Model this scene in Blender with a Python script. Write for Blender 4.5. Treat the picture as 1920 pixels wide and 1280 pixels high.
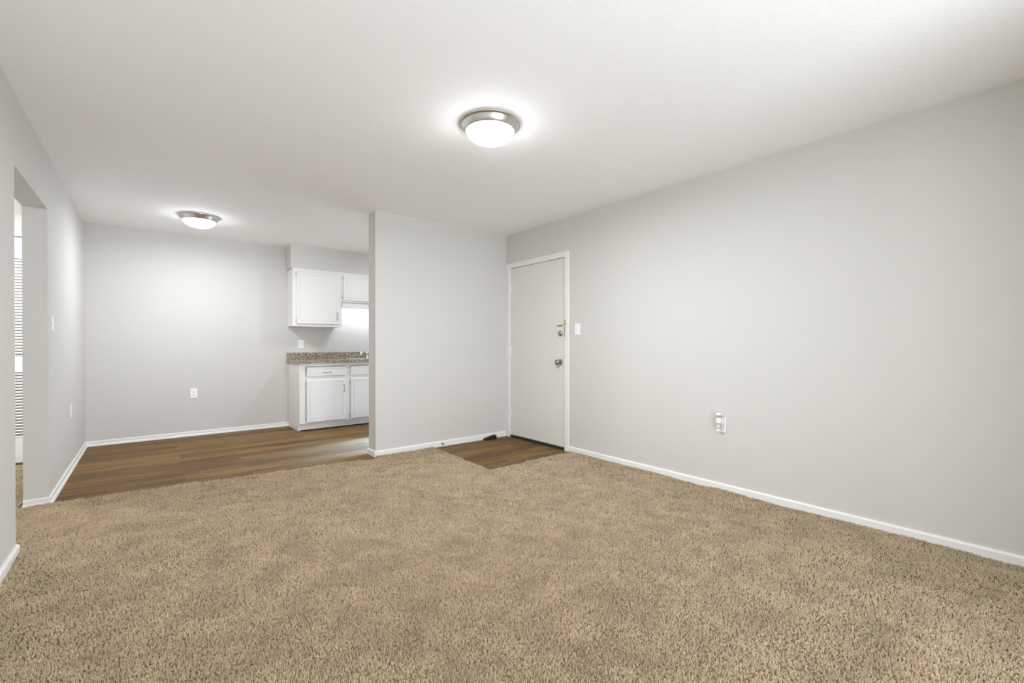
import bpy, bmesh, math, random
import numpy as np
from mathutils import Vector, Matrix

random.seed(7)
rng = np.random.default_rng(7)
for o in list(bpy.data.objects):
    bpy.data.objects.remove(o)
S = bpy.context.scene
COL = S.collection

# ------------------------------------------------------------------ camera
YAW, PITCH, ROLL = math.radians(38.9255), math.radians(-0.2557), math.radians(0.0035)
FPX, CY, CAMZ = 840.306, 649.1675, 1.1163
cam_d = bpy.data.cameras.new('camera')
cam = bpy.data.objects.new('camera', cam_d)
COL.objects.link(cam)
fw = Vector((math.sin(YAW) * math.cos(PITCH), math.cos(YAW) * math.cos(PITCH), math.sin(PITCH)))
rt = Vector((math.cos(YAW), -math.sin(YAW), 0))
up = rt.cross(fw)
rt, up = rt * math.cos(ROLL) + up * math.sin(ROLL), up * math.cos(ROLL) - rt * math.sin(ROLL)
M = Matrix((rt, up, -fw)).transposed().to_4x4()
M.translation = Vector((0, 0, CAMZ))
cam.matrix_world = M
cam_d.sensor_fit = 'HORIZONTAL'
cam_d.sensor_width = 36.0
cam_d.lens = FPX * 36.0 / 1920
cam_d.shift_y = (CY - 640) / 1920
cam_d.clip_start = 0.02
S.camera = cam

# ------------------------------------------------------------------ view, world, daylight
S.view_settings.view_transform = 'Standard'
S.view_settings.look = 'None'
S.view_settings.gamma = 1.0
S.view_settings.use_curve_mapping = False
S.view_settings.exposure = 0.02
S.cycles.max_bounces = 14
S.cycles.diffuse_bounces = 12
S.cycles.glossy_bounces = 4
S.cycles.sample_clamp_indirect = 8.0
S.cycles.use_denoising = True

SKY = 7.5
GROUND = 11.5
LAMP = 46
GTINT = (0.94, 1.0, 1.09)
STINT = (0.86, 1.0, 1.30)
LTINT = (0.965, 1.0, 1.045)
LAMP2 = 18
TUBE = 12
GLASS = 34       # the glow of the bowls themselves
HALL = 50
SUN = 23
KIT = 95         # watts of the added floor patch light
LAMP3 = 7

world = bpy.data.worlds.new('daylight')
S.world = world
world.use_nodes = True
bg = world.node_tree.nodes['Background']
wn, wl = world.node_tree.nodes, world.node_tree.links
wtc = wn.new('ShaderNodeTexCoord')
wsx = wn.new('ShaderNodeSeparateXYZ')
wmr = wn.new('ShaderNodeMapRange')                   # sky above the horizon, sunlit paving below it
wmr.inputs['From Min'].default_value = -0.03
wmr.inputs['From Max'].default_value = 0.03
wmx = wn.new('ShaderNodeMix')
wmx.data_type = 'RGBA'
wmx.inputs['A'].default_value = (GROUND * GTINT[0], GROUND * GTINT[1], GROUND * GTINT[2], 1)
wmx.inputs['B'].default_value = (SKY * GTINT[0], SKY * GTINT[1], SKY * GTINT[2], 1)
wl.new(wtc.outputs['Generated'], wsx.inputs[0])
wl.new(wsx.outputs['Z'], wmr.inputs['Value'])
wl.new(wmr.outputs[0], wmx.inputs['Factor'])
wl.new(wmx.outputs['Result'], bg.inputs['Color'])
bg.inputs['Strength'].default_value = 1.0

portal_d = bpy.data.lights.new('daylight_portal', 'AREA')
portal_d.shape = 'RECTANGLE'
portal_d.size, portal_d.size_y = 2.0, 2.14
portal_d.cycles.is_portal = True
portal = bpy.data.objects.new('daylight_portal', portal_d)
COL.objects.link(portal)
portal.location = (1.1, -1.72, 1.10)
portal.rotation_euler = (math.radians(90), 0, 0)

sun_d = bpy.data.lights.new('sunlight', 'SUN')          # falls through the patio door onto the carpet behind the camera
sun_d.energy = SUN
sun_d.color = STINT
sun_d.angle = math.radians(0.6)
sun = bpy.data.objects.new('sunlight', sun_d)
COL.objects.link(sun)
sun.rotation_euler = Vector((0.25, 0.62, -0.78)).to_track_quat('-Z', 'Y').to_euler()
sun.location = (0, -6, 6)

kit_d = bpy.data.lights.new('added_patch_light', 'AREA')   # added lamp throwing the cool patch onto the kitchen vinyl
kit_d.shape = 'RECTANGLE'
kit_d.size, kit_d.size_y = 0.88, 0.28
kit_d.energy = KIT
kit_d.color = (0.22, 0.42, 1.0)
kit_d.spread = math.radians(11)
kit = bpy.data.objects.new('added_patch_light', kit_d)
COL.objects.link(kit)
kit.location = (3.387 + 0.12, 4.93, 0.16)
kit.rotation_euler = Vector((-0.98, -0.087, -math.sin(math.radians(10)))).to_track_quat('-Z', 'Y').to_euler()

# ------------------------------------------------------------------ room numbers (metres)
L, R, P, P2, B, XE, H = -0.552, 3.387, 4.303, 4.475, 6.7015, 1.736, 2.44
REAR = -1.6
OY0, OY1, OZ, LT = 3.47, 4.452, 2.055, 0.122    # cased opening in the left wall
HX, HY0, HY1 = -1.75, 2.6, 6.0                   # hallway
DY0, DY1, DZ = 3.300, 4.232, 2.036               # front door opening


# ------------------------------------------------------------------ materials
def nodes(name):
    m = bpy.data.materials.new(name)
    m.use_nodes = True
    nt = m.node_tree
    return m, nt, nt.nodes['Principled BSDF']


def paint(name, col, rough=0.6, bump=0.0, scale=200, spec=0.4, dist=0.002):
    m, nt, p = nodes(name)
    p.inputs['Base Color'].default_value = (*col, 1)
    p.inputs['Roughness'].default_value = rough
    p.inputs['Specular IOR Level'].default_value = spec
    if bump:
        g = nt.nodes.new('ShaderNodeNewGeometry')
        n = nt.nodes.new('ShaderNodeTexNoise')
        n.inputs['Scale'].default_value = scale
        n.inputs['Detail'].default_value = 4
        b = nt.nodes.new('ShaderNodeBump')
        b.inputs['Strength'].default_value = bump
        b.inputs['Distance'].default_value = dist
        nt.links.new(g.outputs['Position'], n.inputs['Vector'])
        nt.links.new(n.outputs['Fac'], b.inputs['Height'])
        nt.links.new(b.outputs['Normal'], p.inputs['Normal'])
    return m


def ceiling_mat():
    m, nt, p = nodes('ceiling_paint')
    p.inputs['Base Color'].default_value = (0.935, 0.935, 0.925, 1)
    p.inputs['Roughness'].default_value = 0.85
    p.inputs['Specular IOR Level'].default_value = 0.2
    g = nt.nodes.new('ShaderNodeNewGeometry')
    n = nt.nodes.new('ShaderNodeTexNoise')
    n.inputs['Scale'].default_value = 38
    n.inputs['Detail'].default_value = 3
    n.inputs['Distortion'].default_value = 0.6
    r = nt.nodes.new('ShaderNodeValToRGB')
    r.color_ramp.elements[0].position = 0.52
    r.color_ramp.elements[1].position = 0.60
    n2 = nt.nodes.new('ShaderNodeTexNoise')
    n2.inputs['Scale'].default_value = 2.2
    mu = nt.nodes.new('ShaderNodeMath')
    mu.operation = 'MULTIPLY'
    b = nt.nodes.new('ShaderNodeBump')
    b.inputs['Strength'].default_value = 0.22
    b.inputs['Distance'].default_value = 0.003
    nt.links.new(g.outputs['Position'], n.inputs['Vector'])
    nt.links.new(g.outputs['Position'], n2.inputs['Vector'])
    nt.links.new(n.outputs['Fac'], r.inputs['Fac'])
    nt.links.new(r.outputs['Color'], mu.inputs[0])
    nt.links.new(n2.outputs['Fac'], mu.inputs[1])
    nt.links.new(mu.outputs[0], b.inputs['Height'])
    nt.links.new(b.outputs['Normal'], p.inputs['Normal'])
    return m


def vinyl_mat():
    m, nt, p = nodes('vinyl_plank')
    N, Lk = nt.nodes, nt.links
    g = N.new('ShaderNodeNewGeometry')
    bk = N.new('ShaderNodeTexBrick')
    bk.offset = 0.37
    bk.offset_frequency = 2
    bk.inputs['Color1'].default_value = (0.0, 0.0, 0.0, 1)
    bk.inputs['Color2'].default_value = (1.0, 1.0, 1.0, 1)
    bk.inputs['Mortar'].default_value = (0.5, 0.5, 0.5, 1)
    bk.inputs['Scale'].default_value = 1.0
    bk.inputs['Mortar Size'].default_value = 0.0012
    bk.inputs['Mortar Smooth'].default_value = 0.2
    bk.inputs['Bias'].default_value = 0.0
    bk.inputs['Brick Width'].default_value = 1.22
    bk.inputs['Row Height'].default_value = 0.152
    sh = N.new('ShaderNodeVectorMath')
    sh.operation = 'ADD'
    sh.inputs[1].default_value = (10.3, 10.05, 0.0)
    Lk.new(g.outputs['Position'], sh.inputs[0])
    Lk.new(sh.outputs[0], bk.inputs['Vector'])
    # grain: long streaks along X, shifted from plank to plank
    mp = N.new('ShaderNodeVectorMath')
    mp.operation = 'MULTIPLY'
    mp.inputs[1].default_value = (1.3, 17.0, 1.0)
    Lk.new(g.outputs['Position'], mp.inputs[0])
    ad = N.new('ShaderNodeVectorMath')
    ad.operation = 'MULTIPLY_ADD'
    ad.inputs[1].default_value = (9.0, 3.0, 7.0)
    Lk.new(bk.outputs['Color'], ad.inputs[0])
    Lk.new(mp.outputs[0], ad.inputs[2])
    n1 = N.new('ShaderNodeTexNoise')
    n1.inputs['Scale'].default_value = 1.0
    n1.inputs['Detail'].default_value = 6
    n1.inputs['Roughness'].default_value = 0.62
    n1.inputs['Distortion'].default_value = 0.5
    Lk.new(ad.outputs[0], n1.inputs['Vector'])
    r = N.new('ShaderNodeValToRGB')
    cr = r.color_ramp
    cr.elements[0].position, cr.elements[0].color = 0.28, (0.074, 0.044, 0.017, 1)
    cr.elements[1].position, cr.elements[1].color = 0.74, (0.275, 0.166, 0.062, 1)
    e = cr.elements.new(0.47)
    e.color = (0.145, 0.085, 0.031, 1)
    e = cr.elements.new(0.58)
    e.color = (0.195, 0.115, 0.041, 1)
    mx = N.new('ShaderNodeMath')          # plank tone shift
    mx.operation = 'MULTIPLY_ADD'
    mx.inputs[1].default_value = 0.17
    Lk.new(bk.outputs['Color'], mx.inputs[0])
    sb = N.new('ShaderNodeMath')
    sb.operation = 'SUBTRACT'
    sb.inputs[1].default_value = 0.085
    Lk.new(n1.outputs['Fac'], sb.inputs[0])
    Lk.new(sb.outputs[0], mx.inputs[2])
    Lk.new(mx.outputs[0], r.inputs['Fac'])
    mm = N.new('ShaderNodeMix')
    mm.data_type = 'RGBA'
    mm.inputs['B'].default_value = (0.06, 0.036, 0.02, 1)
    Lk.new(bk.outputs['Fac'], mm.inputs['Factor'])
    Lk.new(r.outputs['Color'], mm.inputs['A'])
    Lk.new(mm.outputs['Result'], p.inputs['Base Color'])
    p.inputs['Roughness'].default_value = 0.5
    p.inputs['Specular IOR Level'].default_value = 0.10
    b = N.new('ShaderNodeBump')
    b.inputs['Strength'].default_value = 0.12
    b.inputs['Distance'].default_value = 0.001
    Lk.new(n1.outputs['Fac'], b.inputs['Height'])
    Lk.new(b.outputs['Normal'], p.inputs['Normal'])
    return m


def carpet_mat(name):
    """yarn colour differs a little from strand to strand; soft patches paint in traffic soil and pile shading together"""
    m, nt, p = nodes(name)
    N, Lk = nt.nodes, nt.links
    p.inputs['Roughness'].default_value = 0.9
    p.inputs['Specular IOR Level'].default_value = 0.12
    r = N.new('ShaderNodeValToRGB')
    cr = r.color_ramp
    cr.elements[0].position, cr.elements[0].color = 0.0, (0.36, 0.285, 0.178, 1)
    cr.elements[1].position, cr.elements[1].color = 1.0, (0.84, 0.715, 0.53, 1)
    e = cr.elements.new(0.35)
    e.color = (0.62, 0.512, 0.36, 1)
    hi = N.new('ShaderNodeHairInfo')
    Lk.new(hi.outputs['Random'], r.inputs['Fac'])
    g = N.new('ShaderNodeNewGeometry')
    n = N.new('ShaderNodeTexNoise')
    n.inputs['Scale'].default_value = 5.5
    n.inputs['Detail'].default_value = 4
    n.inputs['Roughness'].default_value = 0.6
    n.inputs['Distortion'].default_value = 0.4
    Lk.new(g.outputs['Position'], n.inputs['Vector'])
    k = N.new('ShaderNodeMapRange')  # soil and the shading of leaning pile, both put into the colour
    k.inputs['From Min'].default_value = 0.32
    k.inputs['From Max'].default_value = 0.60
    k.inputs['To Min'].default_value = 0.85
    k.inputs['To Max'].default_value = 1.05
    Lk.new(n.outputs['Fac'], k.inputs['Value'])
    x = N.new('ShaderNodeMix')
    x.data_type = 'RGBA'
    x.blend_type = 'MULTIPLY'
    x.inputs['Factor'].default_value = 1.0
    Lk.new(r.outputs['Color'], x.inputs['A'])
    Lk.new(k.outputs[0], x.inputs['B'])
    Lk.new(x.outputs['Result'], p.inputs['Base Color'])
    return m


def granite_mat():
    m, nt, p = nodes('granite_laminate')
    N, Lk = nt.nodes, nt.links
    g = N.new('ShaderNodeNewGeometry')
    v = N.new('ShaderNodeTexVoronoi')
    v.inputs['Scale'].default_value = 140
    n = N.new('ShaderNodeTexNoise')
    n.inputs['Scale'].default_value = 110
    n.inputs['Detail'].default_value = 5
    Lk.new(g.outputs['Position'], v.inputs['Vector'])
    Lk.new(g.outputs['Position'], n.inputs['Vector'])
    sp = N.new('ShaderNodeSeparateColor')
    Lk.new(v.outputs['Color'], sp.inputs[0])
    a = N.new('ShaderNodeMath')
    a.operation = 'MULTIPLY_ADD'
    a.inputs[1].default_value = 0.55
    Lk.new(sp.outputs[0], a.inputs[0])
    s = N.new('ShaderNodeMath')
    s.operation = 'MULTIPLY'
    s.inputs[1].default_value = 0.5
    Lk.new(n.outputs['Fac'], s.inputs[0])
    Lk.new(s.outputs[0], a.inputs[2])
    r = N.new('ShaderNodeValToRGB')
    cr = r.color_ramp
    cr.elements[0].position, cr.elements[0].color = 0.22, (0.035, 0.03, 0.022, 1)
    cr.elements[1].position, cr.elements[1].color = 0.85, (0.62, 0.54, 0.42, 1)
    e = cr.elements.new(0.42)
    e.color = (0.17, 0.135, 0.095, 1)
    e = cr.elements.new(0.6)
    e.color = (0.34, 0.28, 0.20, 1)
    Lk.new(a.outputs[0], r.inputs['Fac'])
    Lk.new(r.outputs['Color'], p.inputs['Base Color'])
    p.inputs['Roughness'].default_value = 0.25
    return m


def metal(name, col, rough):
    m, nt, p = nodes(name)
    p.inputs['Base Color'].default_value = (*col, 1)
    p.inputs['Metallic'].default_value = 1.0
    p.inputs['Roughness'].default_value = rough
    return m


def glow(name, col, strength):
    m, nt, p = nodes(name)
    p.inputs['Base Color'].default_value = (0.85, 0.85, 0.83, 1)
    p.inputs['Roughness'].default_value = 0.35
    p.inputs['Emission Color'].default_value = (*col, 1)
    p.inputs['Emission Strength'].default_value = strength
    return m


WALL = paint('wall_paint', (0.605, 0.594, 0.565), 0.75, 0.10, 160, 0.25)
TRIM = paint('trim_paint', (0.79, 0.782, 0.765), 0.45)
CEIL = ceiling_mat()
CAB = paint('cabinet_paint', (0.76, 0.75, 0.725), 0.38)
DOORP = paint('door_paint', (0.70, 0.695, 0.655), 0.42)
VINYL = vinyl_mat()
CARPET = paint('carpet_backing', (0.17, 0.135, 0.09), 0.95, spec=0.05)
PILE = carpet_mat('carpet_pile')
GRANITE = granite_mat()
NICKEL = metal('brushed_nickel', (0.62, 0.60, 0.56), 0.33)
CHROME = metal('chrome', (0.85, 0.85, 0.85), 0.12)
STEEL = metal('stainless_steel', (0.75, 0.76, 0.77), 0.25)
DARKMET = metal('satin_metal', (0.40, 0.39, 0.36), 0.3)
DULL = metal('painted_over_metal', (0.55, 0.54, 0.52), 0.5)
BRASS = metal('brass', (0.72, 0.58, 0.25), 0.3)
PLASTIC = paint('white_plastic', (0.86, 0.86, 0.84), 0.35, spec=0.5)
GREYP = paint('grey_plastic', (0.42, 0.42, 0.41), 0.45)
SLOT = paint('socket_slot', (0.10, 0.10, 0.10), 0.6)
RUBBER = paint('black_rubber', (0.012, 0.012, 0.012), 0.55)
DARK = paint('dark_gap', (0.03, 0.026, 0.02), 0.8)
GLASSY = paint('clear_plastic', (0.62, 0.64, 0.60), 0.15, spec=0.6)
BOWL = glow('lamp_glass', LTINT, GLASS)
TUBEM = glow('light_diffuser', (0.88, 0.98, 1.14), TUBE)


# ------------------------------------------------------------------ geometry helpers
def box(bm, x0, x1, y0, y1, z0, z1):
    vs = [bm.verts.new(p) for p in ((x0, y0, z0), (x1, y0, z0), (x1, y1, z0), (x0, y1, z0),
                                    (x0, y0, z1), (x1, y0, z1), (x1, y1, z1), (x0, y1, z1))]
    for f in ((0, 3, 2, 1), (4, 5, 6, 7), (0, 1, 5, 4), (1, 2, 6, 5), (2, 3, 7, 6), (3, 0, 4, 7)):
        bm.faces.new([vs[i] for i in f])


def tube(bm, pts, r, seg=12, cap=True):
    pts = [Vector(p) for p in pts]
    rr = r if isinstance(r, (list, tuple)) else [r] * len(pts)
    rings = []
    ref = None
    for i, p in enumerate(pts):
        t = (pts[min(i + 1, len(pts) - 1)] - pts[max(i - 1, 0)]).normalized()
        if ref is None:
            ref = Vector((0, 0, 1)) if abs(t.z) < 0.9 else Vector((1, 0, 0))
        a = (ref - t * ref.dot(t)).normalized()
        ref = a
        b = t.cross(a)
        rings.append([bm.verts.new(p + (a * math.cos(2 * math.pi * k / seg) + b * math.sin(2 * math.pi * k / seg)) * rr[i]) for k in range(seg)])
    for i in range(len(rings) - 1):
        for k in range(seg):
            bm.faces.new((rings[i][k], rings[i][(k + 1) % seg], rings[i + 1][(k + 1) % seg], rings[i + 1][k]))
    if cap:
        bm.faces.new(rings[0][::-1])
        bm.faces.new(rings[-1])


def lathe(bm, prof, seg=48, axis='Z', at=(0, 0, 0), closed=False):
    """prof: (radius, height) pairs; axis is where height runs."""
    at = Vector(at)

    def place(r, h, a):
        c, s = r * math.cos(a), r * math.sin(a)
        return at + {'Z': Vector((c, s, h)), 'X': Vector((h, c, s)), 'Y': Vector((c, h, s))}[axis]
    rings = []
    for r, h in prof:
        if r < 1e-6:
            rings.append([bm.verts.new(place(0, h, 0))])
        else:
            rings.append([bm.verts.new(place(r, h, 2 * math.pi * k / seg)) for k in range(seg)])
    pairs = list(zip(rings, rings[1:]))
    if closed:
        pairs.append((rings[-1], rings[0]))
    for A, Bq in pairs:
        for k in range(seg):
            a0, a1 = A[k % len(A)], A[(k + 1) % len(A)]
            b0, b1 = Bq[k % len(Bq)], Bq[(k + 1) % len(Bq)]
            f = []
            for v in (a0, a1, b1, b0):
                if v not in f:
                    f.append(v)
            if len(f) > 2:
                bm.faces.new(f)


def sweep(bm, path, prof):
    """profile (depth to the left of the path, z) swept along a 2D path with mitred corners."""
    pts = [Vector(p) for p in path]
    rings = []
    for i, p in enumerate(pts):
        ns = []
        if i > 0:
            d = (pts[i] - pts[i - 1]).normalized()
            ns.append(Vector((-d.y, d.x)))
        if i < len(pts) - 1:
            d = (pts[i + 1] - pts[i]).normalized()
            ns.append(Vector((-d.y, d.x)))
        n = sum(ns, Vector((0, 0)))
        n = n / n.length_squared * len(ns) if len(ns) == 2 else ns[0]
        if len(ns) == 2:
            n = (ns[0] + ns[1]) / (1 + ns[0].dot(ns[1]))
        rings.append([bm.verts.new((p.x + n.x * d, p.y + n.y * d, z)) for d, z in prof])
    k = len(prof)
    for a, b in zip(rings, rings[1:]):
        for j in range(k):
            bm.faces.new((a[j], a[(j + 1) % k], b[(j + 1) % k], b[j]))
    bm.faces.new(rings[0][::-1])
    bm.faces.new(rings[-1])


def panel(bm, x0, x1, z0, z1, y, layers):
    """a door or drawer front facing -Y: concentric rectangles (inset, height off the plane y)."""
    rings = []
    for ins, d in layers:
        rings.append([bm.verts.new((x, y - d, z)) for x, z in
                      ((x0 + ins, z0 + ins), (x1 - ins, z0 + ins), (x1 - ins, z1 - ins), (x0 + ins, z1 - ins))])
    for a, b in zip(rings, rings[1:]):
        for j in range(4):
            bm.faces.new((a[j], a[(j + 1) % 4], b[(j + 1) % 4], b[j]))
    bm.faces.new(rings[0][::-1])
    bm.faces.new(rings[-1])


def obj(name, bm, mat, parent=None, smooth=False, bevel=0.0, seg=2, loc=None):
    bmesh.ops.recalc_face_normals(bm, faces=bm.faces)
    me = bpy.data.meshes.new(name)
    bm.to_mesh(me)
    bm.free()
    me.materials.append(mat)
    if smooth:
        for p in me.polygons:
            p.use_smooth = True
        me.set_sharp_from_angle(angle=math.radians(38))
    o = bpy.data.objects.new(name, me)
    COL.objects.link(o)
    if parent:
        o.parent = parent
        o.matrix_parent_inverse = parent_world(parent).inverted()
    if loc:
        o.location = loc
    if bevel:
        md = o.modifiers.new('edge', 'BEVEL')
        md.width = bevel
        md.segments = seg
        md.limit_method = 'ANGLE'
        md.angle_limit = math.radians(40)
    return o


def parent_world(o):
    m = o.matrix_basis.copy()
    if o.parent:
        m = parent_world(o.parent) @ o.matrix_parent_inverse @ m
    return m


def empty(name, loc):
    o = bpy.data.objects.new(name, None)
    COL.objects.link(o)
    o.location = loc
    o.empty_display_size = 0.05
    return o


def tag(o, label, cat, group=None, kind=None):
    o['label'] = label
    o['category'] = cat
    if group:
        o['group'] = group
    if kind:
        o['kind'] = kind
    return o


def NB():
    return bmesh.new()


# ------------------------------------------------------------------ shell
bm = NB()
box(bm, HX - 0.1, R + 0.1, REAR - 0.12, B + 0.1, -0.12, 0.0)
tag(obj('floor', bm, VINYL), 'brown wood-look vinyl plank floor of the dining corner and entry', 'floor', kind='structure')
bm = NB()
box(bm, HX - 0.1, R + 0.1, REAR - 0.12, B + 0.1, H, H + 0.12)
tag(obj('ceiling', bm, CEIL), 'off-white textured ceiling over the whole room', 'ceiling', kind='structure')

bm = NB()                                            # right wall, open at the front door; low kitchen gap added for the patch light
box(bm, R, R + 0.13, REAR - 0.12, DY0, 0, H)
box(bm, R, R + 0.13, DY0, DY1, DZ, H)
box(bm, R + 0.06, R + 0.13, DY0, DY1, 0, DZ)  # added backing behind the slab, blocks light leaking round the door
box(bm, R, R + 0.13, DY1, 4.48, 0, H)
box(bm, R, R + 0.13, 4.48, 5.38, 0.31, H)
box(bm, R, R + 0.13, 5.38, B + 0.1, 0, H)
tag(obj('wall_right', bm, WALL), 'long light grey wall holding the front door', 'wall', kind='structure')

bm = NB()
box(bm, L - LT, R, B, B + 0.1, 0, H)
tag(obj('wall_back', bm, WALL), 'light grey wall at the far end of the dining corner', 'wall', kind='structure')

bm = NB()
box(bm, XE, R, P, P2, 0, H)
tag(obj('wall_partition', bm, WALL), 'short light grey partition wall standing between entry and kitchen', 'wall', kind='structure')

bm = NB()
box(bm, L - LT, L, REAR - 0.12, OY0, 0, H)
box(bm, L - LT, L, OY1, B, 0, H)
box(bm, L - LT, L, OY0, OY1, OZ, H)
tag(obj('wall_left', bm, WALL), 'light grey wall with a plain opening into the hallway', 'wall', kind='structure')

bm = NB()                                            # wall behind the camera with the patio door opening
WX0, WX1, WZ0, WZ1 = 0.10, 2.10, 0.03, 2.17
box(bm, L, WX0, REAR - 0.12, REAR, 0, H)
box(bm, WX1, R, REAR - 0.12, REAR, 0, H)
box(bm, 2.22, R, REAR, -0.55, 0, H)               # unseen return, added to shade the near end of the right wall
box(bm, WX0, WX1, REAR - 0.12, REAR, WZ1, H)
box(bm, WX0, WX1, REAR - 0.12, REAR, 0, WZ0)
tag(obj('wall_rear', bm, WALL), 'light grey wall behind the photographer around the patio door', 'wall', kind='structure')
bm = NB()
for x0, x1 in ((WX0, WX0 + 0.05), (WX1 - 0.05, WX1), (1.07, 1.13)):
    box(bm, x0, x1, REAR - 0.10, REAR - 0.04, WZ0, WZ1)
for z0, z1 in ((WZ0, WZ0 + 0.06), (WZ1 - 0.06, WZ1)):
    box(bm, WX0, WX1, REAR - 0.10, REAR - 0.04, z0, z1)
tag(obj('window_1', bm, TRIM), 'white framed patio door behind the photographer', 'window', kind='structure')

bm = NB()                                            # hallway shell
box(bm, HX - 0.1, HX, HY0 - 0.1, HY1 + 0.1, 0, H)
box(bm, HX, L - LT, HY0 - 0.1, HY0, 0, H)
box(bm, HX, -1.38, HY1, HY1 + 0.1, 0, H)
box(bm, -1.38, L - LT, HY1, HY1 + 0.1, 2.10, H)
box(bm, -0.70, L - LT, HY1, HY1 + 0.1, 0, 2.10)
box(bm, -1.38, -0.70, HY1 + 0.06, HY1 + 0.1, 0, 2.10)
tag(obj('wall_hall', bm, WALL), 'light grey hallway walls seen through the opening', 'wall', kind='structure')

bm = NB()
box(bm, 1.441, R, 6.413, B, 2.125, H)
tag(obj('wall_soffit', bm, WALL), 'boxed soffit between the upper cabinets and the ceiling', 'soffit', kind='structure')

# baseboards: a flat board with a quarter-round shoe
BASE = [(-0.004, 0.0), (-0.004, 0.056), (0.007, 0.056), (0.011, 0.048), (0.011, 0.024), (0.017, 0.020), (0.021, 0.010), (0.021, 0.0)]
BASEC = [(-0.004, 0.0), (-0.004, 0.060), (0.008, 0.060), (0.013, 0.050), (0.014, 0.0)]


def baseboard(name, paths, prof, label):
    bm = NB()
    for p in paths:
        sweep(bm, p, prof)
    return tag(obj(name, bm, TRIM), label, 'baseboard', kind='structure')


baseboard('baseboard_right', [[(R, -0.55), (R, DY0 - 0.052)]], BASEC, 'white baseboard along the long right wall')
baseboard('baseboard_partition', [[(R - 0.018, P), (XE, P), (XE, P2), (XE + 0.5, P2)]], BASEC, 'white baseboard wrapping the foot of the partition wall')
baseboard('baseboard_back', [[(1.475, B), (L, B)]], BASE, 'white baseboard with shoe moulding along the dining back wall')
baseboard('baseboard_left', [[(L, B), (L, OY1), (L - LT, OY1)]], BASE, 'white baseboard from the dining corner into the hallway opening')
baseboard('baseboard_near', [[(L - LT, OY0), (L, OY0), (L, REAR)]], BASEC, 'white baseboard on the near stretch of left wall')

# ------------------------------------------------------------------ carpet
outline_alcove = [(L + 0.01, REAR + 0.01), (2.20, REAR + 0.01), (2.20, -0.56), (2.20, -0.532), (L + 0.01, -0.532)]
outline_living = [(L - 0.002, -0.53), (R - 0.012, -0.53), (R - 0.012, 3.215), (2.338, 3.190), (2.366, 4.288),
                  (1.735, 4.288), (1.70, 4.222), (L - 0.002, 4.432)]
outline_hall = [(L + 0.025, OY0 + 0.002), (L + 0.025, 4.430), (L - LT - 0.002, 4.438), (L - LT - 0.002, HY1 - 0.005), (HX + 0.002, HY1 - 0.005), (HX + 0.002, HY0 + 0.002),
                (L - LT - 0.002, HY0 + 0.002), (L - LT - 0.002, OY0 + 0.002)]


def inside(px, py, poly):
    res = np.zeros(px.shape, bool)
    n = len(poly)
    for i in range(n):
        x0, y0 = poly[i]
        x1, y1 = poly[(i + 1) % n]
        c = (y0 > py) != (y1 > py)
        with np.errstate(divide='ignore', invalid='ignore'):
            xi = (x1 - x0) * (py - y0) / (y1 - y0) + x0
        res ^= c & (px < xi)
    return res


def vnoise(x, y, s, seed):
    """smooth value noise on the plane"""
    r = np.random.default_rng(seed).random((256, 256))
    fx, fy = x / s + 100, y / s + 100
    ix, iy = np.floor(fx).astype(int), np.floor(fy).astype(int)
    tx, ty = fx - ix, fy - iy
    tx, ty = tx * tx * (3 - 2 * tx), ty * ty * (3 - 2 * ty)
    g = lambda a, b: r[a % 256, b % 256]
    return (g(ix, iy) * (1 - tx) + g(ix + 1, iy) * tx) * (1 - ty) + (g(ix, iy + 1) * (1 - tx) + g(ix + 1, iy + 1) * tx) * ty


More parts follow.
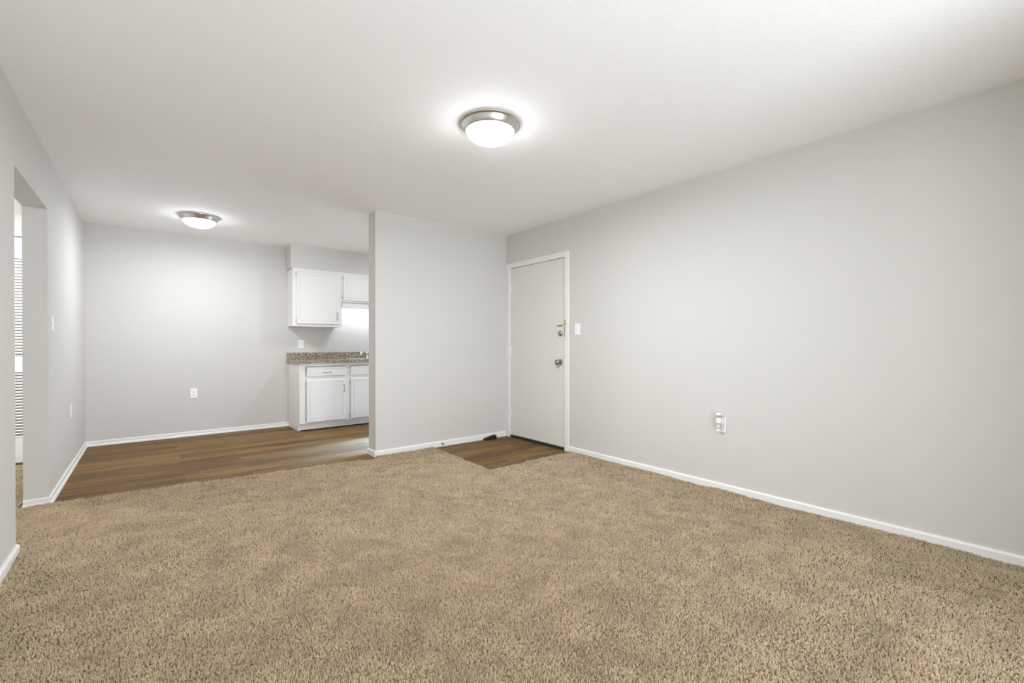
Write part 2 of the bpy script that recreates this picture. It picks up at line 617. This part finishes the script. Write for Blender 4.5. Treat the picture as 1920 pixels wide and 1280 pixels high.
def carpet(outline, label, count):
    """flat backing whose finer top cells grow the cut pile; the pile is longer and shorter in walked-on patches"""
    x0, x1 = min(p[0] for p in outline), max(p[0] for p in outline)
    y0, y1 = min(p[1] for p in outline), max(p[1] for p in outline)
    step = 0.03
    X, Y = np.meshgrid(np.arange(x0, x1 + step, step), np.arange(y0, y1 + step, step), indexing='ij')
    nx, ny = X.shape
    cx, cy = X[:-1, :-1] + step / 2, Y[:-1, :-1] + step / 2
    keep = np.ones_like(cx, bool)
    for dx in (-0.3, 0.3):
        for dy in (-0.3, 0.3):
            keep &= inside(cx + dx * step, cy + dy * step, outline)
    hgt = 0.35 * (vnoise(X, Y, 0.55, 6) - 0.5) + 0.5 * (vnoise(X, Y, 0.26, 3) - 0.5) + 0.35 * (vnoise(X, Y, 0.11, 4) - 0.5) + 0.25 * (vnoise(X, Y, 0.05, 5) - 0.5)
    idx = np.arange(nx * ny).reshape(nx, ny)
    f = np.stack([idx[:-1, :-1], idx[1:, :-1], idx[1:, 1:], idx[:-1, 1:]], -1)[keep]
    used = np.unique(f)
    remap = -np.ones(nx * ny, int)
    remap[used] = np.arange(len(used))
    n0 = len(outline)
    cox, coy, hh = X.ravel()[used], Y.ravel()[used], hgt.ravel()[used]
    coz = 0.002 + 0.016 * hh
    coz -= coz.min() - 0.002
    allco = [(x, y, 0.0015) for x, y in outline] + np.stack([cox, coy, coz], 1).tolist()
    bm = NB()
    vb = [bm.verts.new((x, y, 0)) for x, y in outline]
    bmesh.ops.triangle_fill(bm, use_beauty=True, edges=[bm.edges.new((vb[i], vb[(i + 1) % n0])) for i in range(n0)])
    bm.verts.index_update()
    faces = [[v.index for v in q.verts] for q in bm.faces]
    bm.free()
    me = bpy.data.meshes.new('carpet')
    me.from_pydata(allco, [], faces + (remap[f] + n0).tolist())
    me.materials.append(CARPET)
    me.materials.append(PILE)
    o = bpy.data.objects.new('carpet', me)
    COL.objects.link(o)
    tag(o, label, 'carpet', kind='stuff')
    fwdv = cox * math.sin(YAW) + coy * math.cos(YAW)
    side = cox * math.cos(YAW) - coy * math.sin(YAW)
    d = np.hypot(cox, coy)
    w = np.where((fwdv > 1.1) & (np.abs(side) < fwdv * 1.3 + 0.4), np.clip(1.0 - (d - 2.0) / 5.0, 0.5, 1.0), 0.0)
    for name, val in (('density', w * (0.86 + 0.28 * np.clip(hh, -0.5, 0.5))), ('length', 0.78 + 0.42 * np.clip(hh, -0.5, 0.5))):
        vg = o.vertex_groups.new(name=name)
        q = np.round(val * 40).astype(int)
        for k in np.unique(q):
            vg.add((np.where(q == k)[0] + n0).tolist(), float(min(k, 40)) / 40, 'REPLACE')
    ps = o.modifiers.new('pile', 'PARTICLE_SYSTEM').particle_system
    st = ps.settings
    st.type = 'HAIR'
    st.count = count
    st.hair_length = 0.012
    st.hair_step = 3
    st.use_advanced_hair = True
    st.emit_from = 'FACE'
    st.distribution = 'RAND'
    st.use_even_distribution = True
    st.use_emit_random = True
    st.normal_factor = 0.0027
    st.factor_random = 0.0011
    st.brownian_factor = 0.0004
    ps.vertex_group_density = 'density'
    ps.vertex_group_length = 'length'
    st.child_type = 'SIMPLE'
    st.rendered_child_count = 6
    st.child_radius = 0.0022
    st.child_roundness = 0.4
    st.clump_factor = 0.1
    st.roughness_endpoint = 0.002
    st.roughness_2 = 0.001
    st.render_step = 2
    st.root_radius = 1.0
    st.tip_radius = 0.7
    st.radius_scale = 0.00085
    st.use_close_tip = False
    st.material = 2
    return o


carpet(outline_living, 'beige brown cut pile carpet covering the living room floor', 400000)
carpet(outline_alcove, 'beige carpet by the patio door behind the photographer', 10)
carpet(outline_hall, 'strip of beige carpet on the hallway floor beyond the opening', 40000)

# ------------------------------------------------------------------ front door
def front_door():
    root = tag(empty('door_1', (R, (DY0 + DY1) / 2, 0)), 'plain white front door with chain lock and round knob', 'door', kind='structure')
    bm = NB()
    cw = 0.055
    for y0, y1, z0, z1 in ((DY0 - cw + 0.005, DY0 + 0.006, 0, DZ + cw - 0.002), (DY1 - 0.006, P - 0.001, 0, DZ + cw - 0.002), (DY0 + 0.006, DY1 - 0.006, DZ - 0.006, DZ + cw - 0.002)):
        box(bm, R - 0.013, R + 0.004, y0, y1, z0, z1)
    obj('casing', bm, TRIM, root, bevel=0.004)
    bm = NB()                                      # jamb lining and stop
    for y0, y1, z0, z1 in ((DY0 - 0.0, DY0 + 0.004, 0, DZ), (DY1 - 0.004, DY1, 0, DZ), (DY0, DY1, DZ - 0.004, DZ)):
        box(bm, R + 0.001, R + 0.059, y0, y1, z0, z1)
    obj('jamb', bm, TRIM, root)
    bm = NB()
    box(bm, R + 0.006, R + 0.048, DY0 + 0.006, DY1 - 0.006, 0.018, DZ - 0.007)
    slab = obj('slab', bm, DOORP, root, bevel=0.002)
    bm = NB()
    box(bm, R - 0.004, R + 0.059, DY0 + 0.004, DY1 - 0.004, 0.0005, 0.014)
    obj('threshold', bm, DARK, root)
    bm = NB()
    box(bm, R + 0.001, R + 0.0055, DY0 + 0.008, DY1 - 0.008, 0.020, 0.034)
    obj('door_sweep', bm, DARKMET, root)
    for z in (1.80, 1.05, 0.30):
        bm = NB()
        tube(bm, [(R - 0.001, DY1 - 0.004, z - 0.05), (R - 0.001, DY1 - 0.004, z + 0.05)], 0.007, 12)
        box(bm, R + 0.002, R + 0.0055, DY1 - 0.034, DY1 - 0.006, z - 0.05, z + 0.05)
        obj('hinge', bm, TRIM, slab, smooth=True)
    X0 = R + 0.006
    bm = NB()                                      # knob
    y, z = 3.385, 0.927
    lathe(bm, [(0, -0.012), (0.031, -0.010), (0.034, -0.004), (0.034, 0.001)], 32, 'X', (X0, y, z))
    lathe(bm, [(0.012, -0.008), (0.012, -0.030), (0.022, -0.036), (0.0275, -0.046), (0.027, -0.056), (0.020, -0.064), (0.008, -0.067), (0, -0.067)], 32, 'X', (X0, y, z))
    obj('knob', bm, DARKMET, slab, smooth=True)
    bm = NB()                                      # deadbolt
    y, z = 3.378, 1.232
    lathe(bm, [(0, -0.016), (0.022, -0.015), (0.029, -0.009), (0.031, 0.001)], 32, 'X', (X0, y, z))
    box(bm, X0 - 0.034, X0 - 0.012, y - 0.005, y + 0.005, z - 0.016, z + 0.016)
    obj('deadbolt', bm, DARKMET, slab, smooth=True)
    bm = NB()                                      # peephole
    lathe(bm, [(0, -0.003), (0.004, -0.003), (0.007, -0.004), (0.008, 0.001)], 20, 'X', (X0, 3.781, 1.600))
    obj('peephole', bm, BRASS, slab, smooth=True)
    bm = NB()                                      # chain track on the door
    box(bm, X0 - 0.010, X0 + 0.001, 3.350, 3.425, 1.310, 1.324)
    box(bm, X0 - 0.013, X0 - 0.009, 3.355, 3.420, 1.3145, 1.3195)
    tube(bm, [(X0 - 0.010, 3.352, 1.317), (X0 - 0.018, 3.352, 1.317)], 0.006, 12)
    obj('chain_track', bm, DARKMET, slab, bevel=0.002)
    bm = NB()                                      # chain keeper on the casing
    box(bm, R - 0.022, R - 0.012, 3.281, 3.304, 1.322, 1.376)
    tube(bm, [(R - 0.020, 3.293, 1.330), (R - 0.028, 3.293, 1.330)], 0.007, 14)
    keep = obj('chain_keeper', bm, BRASS, root, bevel=0.003)
    bm = NB()                                      # hanging links
    n = 12
    for k in range(n):
        zc = 1.322 - k * 0.0092
        pts = []
        for j in range(13):
            a = 2 * math.pi * j / 12
            u, v = 0.0036 * math.cos(a), 0.0062 * math.sin(a)
            pts.append((R - 0.021 + (u if k % 2 else 0), 3.293 + (0 if k % 2 else u), zc + v))
        tube(bm, pts, 0.0013, 6, cap=False)
    lathe(bm, [(0, 0.008), (0.004, 0.006), (0.007, 0.0), (0.007, -0.006), (0, -0.008)], 16, 'Z', (R - 0.021, 3.293, 1.322 - n * 0.0092 - 0.004))
    obj('chain', bm, DARKMET, keep, smooth=True)
    return root


front_door()

# ------------------------------------------------------------------ louvred closet door in the hallway
def louvre_door():
    y = HY1 + 0.004
    root = tag(empty('door_2', (-1.04, y, 0)), 'white louvred closet door seen through the hallway opening', 'door', kind='structure')
    bm = NB()
    x0, x1 = -1.34, -0.74
    for a, b in ((x0, x0 + 0.05), (x1 - 0.05, x1)):
        box(bm, a, b, y, y + 0.03, 0.036, 2.09)
    for a, b in ((1.90, 2.09), (0.862, 1.00), (0.036, 0.265)):
        box(bm, x0 + 0.05, x1 - 0.05, y, y + 0.03, a, b)
    obj('frame', bm, CAB, root, bevel=0.002)
    bm = NB()
    for z0, z1, n in ((1.0, 1.90, 33), (0.265, 0.862, 22)):
        p = (z1 - z0) / n
        for k in range(n):
            zc = z0 + (k + 0.5) * p
            vs = [bm.verts.new(q) for q in ((x0 + 0.05, y + 0.003, zc - 0.009), (x1 - 0.05, y + 0.003, zc - 0.009), (x1 - 0.05, y + 0.026, zc + 0.001), (x0 + 0.05, y + 0.026, zc + 0.001),
                                            (x0 + 0.05, y + 0.003, zc - 0.003), (x1 - 0.05, y + 0.003, zc - 0.003), (x1 - 0.05, y + 0.026, zc + 0.007), (x0 + 0.05, y + 0.026, zc + 0.007))]
            for f in ((0, 3, 2, 1), (4, 5, 6, 7), (0, 1, 5, 4), (1, 2, 6, 5), (2, 3, 7, 6), (3, 0, 4, 7)):
                bm.faces.new([vs[i] for i in f])
    obj('louvre_slats', bm, CAB, root)


louvre_door()

# ------------------------------------------------------------------ ceiling lamps
def ceiling_lamp(name, x, y, label, watts):
    root = tag(empty(name, (x, y, H)), label, 'ceiling light', 'flush ceiling lights')
    bm = NB()
    lathe(bm, [(0.05, 0.0), (0.180, 0.0), (0.1815, -0.004), (0.180, -0.011), (0.174, -0.015), (0.170, -0.016), (0.167, -0.020), (0.163, -0.028), (0.156, -0.040), (0.150, -0.049), (0.146, -0.052), (0.142, -0.050), (0.142, -0.03)], 72, 'Z', (x, y, H))
    obj('metal_ring', bm, NICKEL, root, smooth=True)
    bm = NB()
    pr = [(0.1415, -0.040), (0.1415, -0.049)]
    for k in range(1, 13):
        a = k / 12 * math.pi / 2
        pr.append((0.1415 * math.cos(a), -0.049 - 0.068 * math.sin(a)))
    pr[-1] = (0.0, pr[-1][1])
    lathe(bm, pr, 64, 'Z', (x, y, H))
    obj('glass_bowl', bm, BOWL, root, smooth=True)
    ld = bpy.data.lights.new('bulb_light', 'AREA')       # the bulbs' light leaving the bottom of the bowl
    ld.shape = 'DISK'
    ld.size = 0.16
    ld.energy = watts
    ld.color = LTINT
    lo = bpy.data.objects.new('bulb_light', ld)
    COL.objects.link(lo)
    lo.location = (0, 0, -0.1185)
    lo.parent = root
    return root


ceiling_lamp('ceiling_light', 1.592, 2.180, 'flush ceiling light with nickel ring, hanging over the living room carpet', LAMP)
ceiling_lamp('ceiling_light', 0.400, 5.650, 'flush ceiling light with glowing bowl over the dining corner vinyl floor', LAMP2)
ceiling_lamp('ceiling_light', 2.60, 5.30, 'flush ceiling light in the kitchen behind the partition wall', LAMP3)
ceiling_lamp('ceiling_light', -1.20, 4.90, 'flush ceiling light in the hallway beyond the opening', HALL)

# ------------------------------------------------------------------ kitchen
FRONT_DOOR = [(0.0, 0.0), (0.0, 0.009), (0.006, 0.016), (0.010, 0.019), (0.038, 0.019), (0.041, 0.0155), (0.046, 0.0155), (0.049, 0.019)]
FRONT_DRAWER = [(0.0, 0.0), (0.0, 0.009), (0.006, 0.016), (0.010, 0.019), (0.030, 0.019), (0.033, 0.0155), (0.037, 0.0155), (0.040, 0.019)]


def hinge(parent, x, z, y):
    bm = NB()
    tube(bm, [(x, y - 0.006, z - 0.026), (x, y - 0.006, z + 0.026)], 0.0038, 10)
    for s in (-1, 1):
        lathe(bm, [(0, 0.004 * s), (0.0024, 0.0034 * s), (0.0038, 0.0)], 10, 'Z', (x, y - 0.006, z + 0.026 * s))
    box(bm, x - 0.010, x, y - 0.0025, y + 0.0005, z - 0.018, z + 0.018)
    obj('hinge', bm, DULL, parent, smooth=True)


def pull(parent, x, z, y, vertical, n=0.096):
    bm = NB()
    h = n / 2
    pts, rr = [], []
    for k in range(13):
        t = -1 + 2 * k / 12
        d = 0.026 * (1 - t * t) ** 0.5 if abs(t) < 1 else 0
        q = (x, y - d, z + t * h) if vertical else (x + t * h, y - d, z)
        pts.append(q)
        rr.append(0.0042 + 0.002 * abs(t) ** 3)
    tube(bm, pts, rr, 10)
    for t in (-1, 1):
        q = (x, y, z + t * h) if vertical else (x + t * h, y, z)
        lathe(bm, [(0, -0.005), (0.006, -0.004), (0.008, 0.0005)], 14, 'Y', q)
    obj('handle', bm, DARKMET, parent, smooth=True)


def carcass(root, x0, x1, y0, y1, z0, z1, frame, mat=CAB, rails=(), open_top=False):
    bm = NB()
    t = 0.016
    ya = y0 + 0.019
    box(bm, x0, x0 + t, ya, y1, z0, z1)
    box(bm, x1 - t, x1, ya, y1, z0, z1)
    box(bm, x0 + t, x1 - t, ya, y1, z0, z0 + t)
    box(bm, x0 + t, x1 - t, y1 - 0.006, y1, z0 + t, z1)
    if not open_top:
        box(bm, x0 + t, x1 - t, ya, y1 - 0.006, z1 - t, z1)
    obj('body', bm, mat, root)
    bm = NB()
    box(bm, x0, x0 + frame[0], y0, y0 + 0.019, z0, z1)
    box(bm, x1 - frame[1], x1, y0, y0 + 0.019, z0, z1)
    for a, b in rails:
        box(bm, x0 + frame[0], x1 - frame[1], y0, y0 + 0.019, a, b)
    obj('face_frame', bm, mat, root)


def cab_door(root, x0, x1, z0, z1, y, left_hinge, hz, pull_at, shape=FRONT_DOOR):
    bm = NB()
    panel(bm, x0, x1, z0, z1, y, shape)
    d = obj('door', bm, CAB, root)
    for z in hz:
        hinge(d, x0 - 0.004 if left_hinge else x1 + 0.004, z, y)
    if pull_at:
        pull(d, pull_at[0], pull_at[1], y - 0.018, True)
    return d


YU = 6.402                                         # upper cabinets
r1 = tag(empty('upper_cabinet', (1.78, B, 1.355)), 'taller white wall cabinet beside the dining wall', 'cabinet', 'kitchen wall cabinets')
carcass(r1, 1.462, 2.090, YU, B - 0.001, 1.358, 2.124, (0.05, 0.03), rails=((1.358, 1.40), (2.07, 2.124)))
cab_door(r1, 1.508, 2.066, 1.386, 2.090, YU, True, (2.045, 1.43), (2.033, 1.505))
r2 = tag(empty('upper_cabinet', (2.5, B, 1.71)), 'shorter white wall cabinet above the sink light', 'cabinet', 'kitchen wall cabinets')
carcass(r2, 2.091, 2.95, YU, B - 0.001, 1.712, 2.124, (0.03, 0.03), rails=((1.712, 1.74), (2.09, 2.124)))
cab_door(r2, 2.112, 2.52, 1.728, 2.096, YU, True, (2.045, 1.78), None)
cab_door(r2, 2.53, 2.935, 1.728, 2.096, YU, False, (2.045, 1.78), None)

bm = NB()
lr = tag(empty('under_cabinet_light', (2.5, 6.5, 1.712)), 'white strip light glowing under the shorter wall cabinet', 'light fixture')
box(bm, 2.105, 2.93, 6.425, 6.475, 1.636, 1.7115)
box(bm, 2.105, 2.93, 6.475, 6.60, 1.668, 1.7115)
obj('housing', bm, TRIM, lr, bevel=0.003)
bm = NB()
box(bm, 2.20, 2.90, 6.485, 6.59, 1.652, 1.667)
obj('diffuser', bm, TUBEM, lr)

YB = 6.125                                         # base cabinets
r3 = tag(empty('base_cabinet', (1.78, 6.4, 0)), 'white base cabinet with one drawer at the end of the counter', 'cabinet', 'kitchen base cabinets')
carcass(r3, 1.475, 2.088, YB, B - 0.001, 0.100, 0.872, (0.075, 0.03), rails=((0.100, 0.125), (0.66, 0.70), (0.83, 0.872)))
bm = NB()
box(bm, 1.475, 1.493, 6.197, B - 0.001, 0.0, 0.1005)
box(bm, 1.493, 2.088, 6.197, 6.215, 0.010, 0.1005)
obj('toe_kick', bm, CAB, r3)
bm = NB()
panel(bm, 1.556, 2.056, 0.698, 0.826, YB, FRONT_DRAWER)
d = obj('drawer', bm, CAB, r3)
pull(d, 1.815, 0.750, YB - 0.018, False)
cab_door(r3, 1.556, 2.058, 0.108, 0.662, YB, True, (0.60, 0.155), (2.028, 0.528))
r4 = tag(empty('base_cabinet', (2.5, 6.4, 0)), 'white base cabinet under the sink, half hidden by the partition', 'cabinet', 'kitchen base cabinets')
carcass(r4, 2.0885, 2.95, YB, B - 0.001, 0.100, 0.872, (0.028, 0.03), rails=((0.100, 0.125), (0.66, 0.70), (0.83, 0.872)), open_top=True)
bm = NB()
box(bm, 2.0885, 2.95, 6.197, 6.215, 0.010, 0.1005)
obj('toe_kick', bm, CAB, r4)
bm = NB()
panel(bm, 2.116, 2.93, 0.698, 0.826, YB, FRONT_DRAWER)
obj('drawer_front', bm, CAB, r4)
cab_door(r4, 2.118, 2.52, 0.108, 0.662, YB, True, (0.60, 0.155), (2.49, 0.528))
cab_door(r4, 2.53, 2.93, 0.108, 0.662, YB, False, (0.60, 0.155), (2.56, 0.528))

bm = NB()                                          # counter with a cut-out for the sink
CT0, CT1 = 0.8725, 0.908
SX0, SX1, SY0, SY1 = 2.215, 2.80, 6.20, 6.56
box(bm, 1.452, SX0, 6.078, B - 0.001, CT0, CT1)
box(bm, SX1, 2.95, 6.078, B - 0.001, CT0, CT1)
box(bm, SX0, SX1, 6.078, SY0, CT0, CT1)
box(bm, SX0, SX1, SY1, B - 0.001, CT0, CT1)
ct = tag(obj('countertop', bm, GRANITE), 'brown speckled granite-look countertop above the white base cabinets', 'countertop')
bm = NB()
box(bm, 1.452, 2.95, B - 0.022, B - 0.001, CT1, 1.003)
obj('backsplash', bm, GRANITE, ct, bevel=0.002)

bm = NB()                                          # sink: rim, basin
sk = tag(empty('kitchen_sink', (2.5, 6.38, CT1)), 'stainless steel drop-in sink set in the countertop', 'sink')
for a in ((SX0 - 0.02, SX0 + 0.006, SY0 - 0.02, SY1 + 0.02), (SX1 - 0.006, SX1 + 0.02, SY0 - 0.02, SY1 + 0.02), (SX0 + 0.006, SX1 - 0.006, SY0 - 0.02, SY0 + 0.006), (SX0 + 0.006, SX1 - 0.006, SY1 - 0.006, SY1 + 0.02)):
    box(bm, *a, CT1 + 0.0003, CT1 + 0.006)
obj('rim', bm, STEEL, sk, bevel=0.002)
bm = NB()
t = 0.002
box(bm, SX0 + 0.004, SX0 + 0.006, SY0 + 0.004, SY1 - 0.004, 0.76, CT1 + 0.001)
box(bm, SX1 - 0.006, SX1 - 0.004, SY0 + 0.004, SY1 - 0.004, 0.76, CT1 + 0.001)
box(bm, SX0 + 0.006, SX1 - 0.006, SY0 + 0.004, SY0 + 0.006, 0.76, CT1 + 0.001)
box(bm, SX0 + 0.006, SX1 - 0.006, SY1 - 0.006, SY1 - 0.004, 0.76, CT1 + 0.001)
box(bm, SX0 + 0.004, SX1 - 0.004, SY0 + 0.004, SY1 - 0.004, 0.757, 0.76)
obj('basin', bm, STEEL, sk)

fx, fy = 2.545, 6.625                              # faucet, spout swung towards the dining side
fa = tag(empty('faucet', (fx, fy, CT1)), 'chrome kitchen faucet standing behind the sink', 'faucet')
bm = NB()
lathe(bm, [(0, 0.0), (0.030, 0.0005), (0.030, 0.010), (0.022, 0.018), (0.017, 0.030), (0.016, 0.075), (0.018, 0.082), (0.013, 0.092), (0, 0.094)], 28, 'Z', (fx, fy, CT1))
obj('body', bm, CHROME, fa, smooth=True)
bm = NB()
tube(bm, [(fx, fy, CT1 + 0.060), (fx - 0.04, fy - 0.04, CT1 + 0.080), (fx - 0.10, fy - 0.10, CT1 + 0.092), (fx - 0.14, fy - 0.14, CT1 + 0.088), (fx - 0.150, fy - 0.150, CT1 + 0.066)], [0.012, 0.011, 0.010, 0.010, 0.011], 14)
obj('spout', bm, CHROME, fa, smooth=True)
bm = NB()
tube(bm, [(fx, fy, CT1 + 0.090), (fx + 0.02, fy - 0.01, CT1 + 0.104), (fx + 0.075, fy - 0.03, CT1 + 0.118)], [0.010, 0.007, 0.006], 12)
obj('handle', bm, CHROME, fa, smooth=True)

# ------------------------------------------------------------------ wall plates
def frame_of(origin, normal):
    """matrix whose local X runs along the wall, Y up, Z out of the wall"""
    n = Vector(normal)
    u = Vector((0, 0, 1)).cross(n)
    m = Matrix((u, Vector((0, 0, 1)), n)).transposed().to_4x4()
    m.translation = Vector(origin)
    return m


def lbox(bm, m, x0, x1, y0, y1, z0, z1):
    b = NB()
    box(b, x0, x1, y0, y1, z0, z1)
    bmesh.ops.transform(b, matrix=m, verts=b.verts)
    me = bpy.data.meshes.new('t')
    b.to_mesh(me)
    b.free()
    bm.from_mesh(me)
    bpy.data.meshes.remove(me)


def ldisc(bm, m, x, y, z0, z1, r, seg=18, r2=None):
    b = NB()
    lathe(b, [(0, z0), (r, z0), (r if r2 is None else r2, z1), (0, z1)], seg, 'Z', (x, y, 0))
    bmesh.ops.transform(b, matrix=m, verts=b.verts)
    me = bpy.data.meshes.new('t')
    b.to_mesh(me)
    b.free()
    bm.from_mesh(me)
    bpy.data.meshes.remove(me)


def plate(root, m, w=0.072, h=0.116):
    bm = NB()
    lbox(bm, m, -w / 2, w / 2, -h / 2, h / 2, 0.0, 0.006)
    return obj('plate', bm, PLASTIC, root, bevel=0.0025)


def outlet(origin, normal, label):
    root = tag(empty('wall_outlet', origin), label, 'outlet', 'white wall outlets')
    m = frame_of(origin, normal)
    plate(root, m)
    for s in (-1, 1):
        bm = NB()
        lbox(bm, m, -0.0165, 0.0165, s * 0.0195 - 0.0135, s * 0.0195 + 0.0135, 0.005, 0.0085)
        k = obj('socket', bm, PLASTIC, root, bevel=0.003)
        bm = NB()
        for xx in (-0.0065, 0.0065):
            lbox(bm, m, xx - 0.0012, xx + 0.0012, s * 0.0195 - 0.001, s * 0.0195 + 0.008, 0.0083, 0.0088)
        ldisc(bm, m, 0, s * 0.0195 - 0.0075, 0.0083, 0.0088, 0.0024)
        obj('slots', bm, SLOT, k)
    return root


def switch(origin, normal, label):
    root = tag(empty('light_switch', origin), label, 'light switch', 'toggle light switches')
    m = frame_of(origin, normal)
    plate(root, m)
    bm = NB()
    lbox(bm, m, -0.006, 0.006, -0.013, 0.013, 0.005, 0.0075)
    k = obj('switch_bezel', bm, PLASTIC, root)
    bm = NB()
    vs = [m @ Vector(q) for q in ((-0.004, -0.010, 0.006), (0.004, -0.010, 0.006), (0.004, 0.006, 0.006), (-0.004, 0.006, 0.006),
                                  (-0.0035, 0.004, 0.020), (0.0035, 0.004, 0.020), (0.0035, 0.011, 0.019), (-0.0035, 0.011, 0.019))]
    vs = [bm.verts.new(v) for v in vs]
    for f in ((0, 3, 2, 1), (4, 5, 6, 7), (0, 1, 5, 4), (1, 2, 6, 5), (2, 3, 7, 6), (3, 0, 4, 7)):
        bm.faces.new([vs[i] for i in f])
    obj('toggle', bm, PLASTIC, root)
    for s in (-1, 1):
        bm = NB()
        ldisc(bm, m, 0, s * 0.041, 0.0055, 0.0072, 0.003)
        obj('screw', bm, NICKEL, root)
    return root


switch((R, 3.130, 1.271), (-1, 0, 0), 'white toggle switch plate on the long wall beside the front door')
switch((L, 4.625, 1.262), (1, 0, 0), 'white toggle switch plate beside the hallway opening')
outlet((0.415, B, 0.519), (0, -1, 0), 'white outlet low on the dining back wall')
outlet((L, 5.555, 0.523), (1, 0, 0), 'white outlet low on the left dining wall')
outlet((1.632, B, 1.118), (0, -1, 0), 'white outlet above the kitchen counter under the wall cabinet')
outlet((R, 1.652, 0.506), (-1, 0, 0), 'white outlet behind the plug-in freshener on the right wall')

# plug-in air freshener in the upper socket of the right wall's outlet
FX, FY = R - 0.036, 1.656
m = frame_of((R, FY, 0.506), (-1, 0, 0))
pf = tag(empty('plug_in_freshener', (R - 0.009, FY, 0.526)), 'white plug-in air freshener with clear bottle on the right wall outlet', 'air freshener')
bm = NB()
lbox(bm, m, -0.019, 0.019, 0.003, 0.052, 0.0092, 0.022)
lathe(bm, [(0, 0.515), (0.013, 0.515), (0.019, 0.521), (0.0205, 0.534), (0.0195, 0.550), (0.016, 0.560), (0, 0.560)], 28, 'Z', (FX, FY, 0))
obj('warmer_body', bm, PLASTIC, pf, smooth=True)
bm = NB()
lathe(bm, [(0, 0.5605), (0.0155, 0.5605), (0.0165, 0.580), (0, 0.580)], 28, 'Z', (FX, FY, 0))
obj('vent_neck', bm, GREYP, pf, smooth=True)
bm = NB()
lathe(bm, [(0, 0.5805), (0.0195, 0.5805), (0.0215, 0.584), (0.0205, 0.592), (0.012, 0.596), (0, 0.597)], 28, 'Z', (FX, FY, 0))
obj('cap', bm, PLASTIC, pf, smooth=True)
bm = NB()
lathe(bm, [(0, 0.476), (0.010, 0.4765), (0.0125, 0.482), (0.0125, 0.498), (0.009, 0.508), (0.009, 0.5145), (0, 0.5145)], 24, 'Z', (FX, FY, 0))
obj('oil_bottle', bm, GLASSY, pf, smooth=True)

# ------------------------------------------------------------------ small things at the partition's foot
bm = NB()                                          # black rubber wedge, thick end towards the door
x0, x1, y0, y1 = 3.025, 3.185, 4.236, 4.284
h0, h1 = 0.020, 0.046
sec = [(x0, 0.001), (x1, 0.001), (x1 + 0.006, 0.02), (x1, h1 - 0.004), (x1 - 0.010, h1), (x0 + 0.004, h0)]
A = [bm.verts.new((x, y0, z)) for x, z in sec]
C = [bm.verts.new((x, y1, z)) for x, z in sec]
for i in range(len(sec)):
    j = (i + 1) % len(sec)
    bm.faces.new((A[i], A[j], C[j], C[i]))
bm.faces.new(A[::-1])
bm.faces.new(C)
tag(obj('door_wedge', bm, RUBBER, bevel=0.004), 'black rubber door wedge on the vinyl against the partition baseboard', 'door wedge')

ds = tag(empty('spring_door_stop', (2.480, P - 0.014, 0.034)), 'small metal spring door stop screwed to the partition baseboard', 'door stop')
bm = NB()
lathe(bm, [(0, -0.006), (0.008, -0.006), (0.011, 0.0005)], 18, 'Y', (2.480, P - 0.014, 0.034))
obj('base', bm, DARKMET, ds, smooth=True)
bm = NB()
pts = []
for k in range(8 * 10 + 1):
    a = 2 * math.pi * k / 10
    pts.append((2.480 + 0.0055 * math.cos(a), P - 0.019 - 0.045 * k / 80, 0.034 + 0.0055 * math.sin(a)))
tube(bm, pts, 0.0014, 6)
obj('spring', bm, DARKMET, ds, smooth=True)
bm = NB()
lathe(bm, [(0, -0.064), (0.006, -0.064), (0.0075, -0.060), (0.0075, -0.050), (0, -0.049)], 18, 'Y', (2.480, P - 0.014, 0.034))
obj('rubber_tip', bm, GREYP, ds, smooth=True)

nl = NB()                                          # nail high on the back wall by the corner
tube(nl, [(L + 0.035, B + 0.004, 2.372), (L + 0.037, B - 0.030, 2.376)], 0.0022, 8)
lathe(nl, [(0, -0.034), (0.005, -0.033), (0.005, -0.031), (0, -0.030)], 12, 'Y', (L + 0.037, B, 2.376))
tag(obj('nail', nl, NICKEL), 'small nail sticking out high in the dining corner', 'nail')
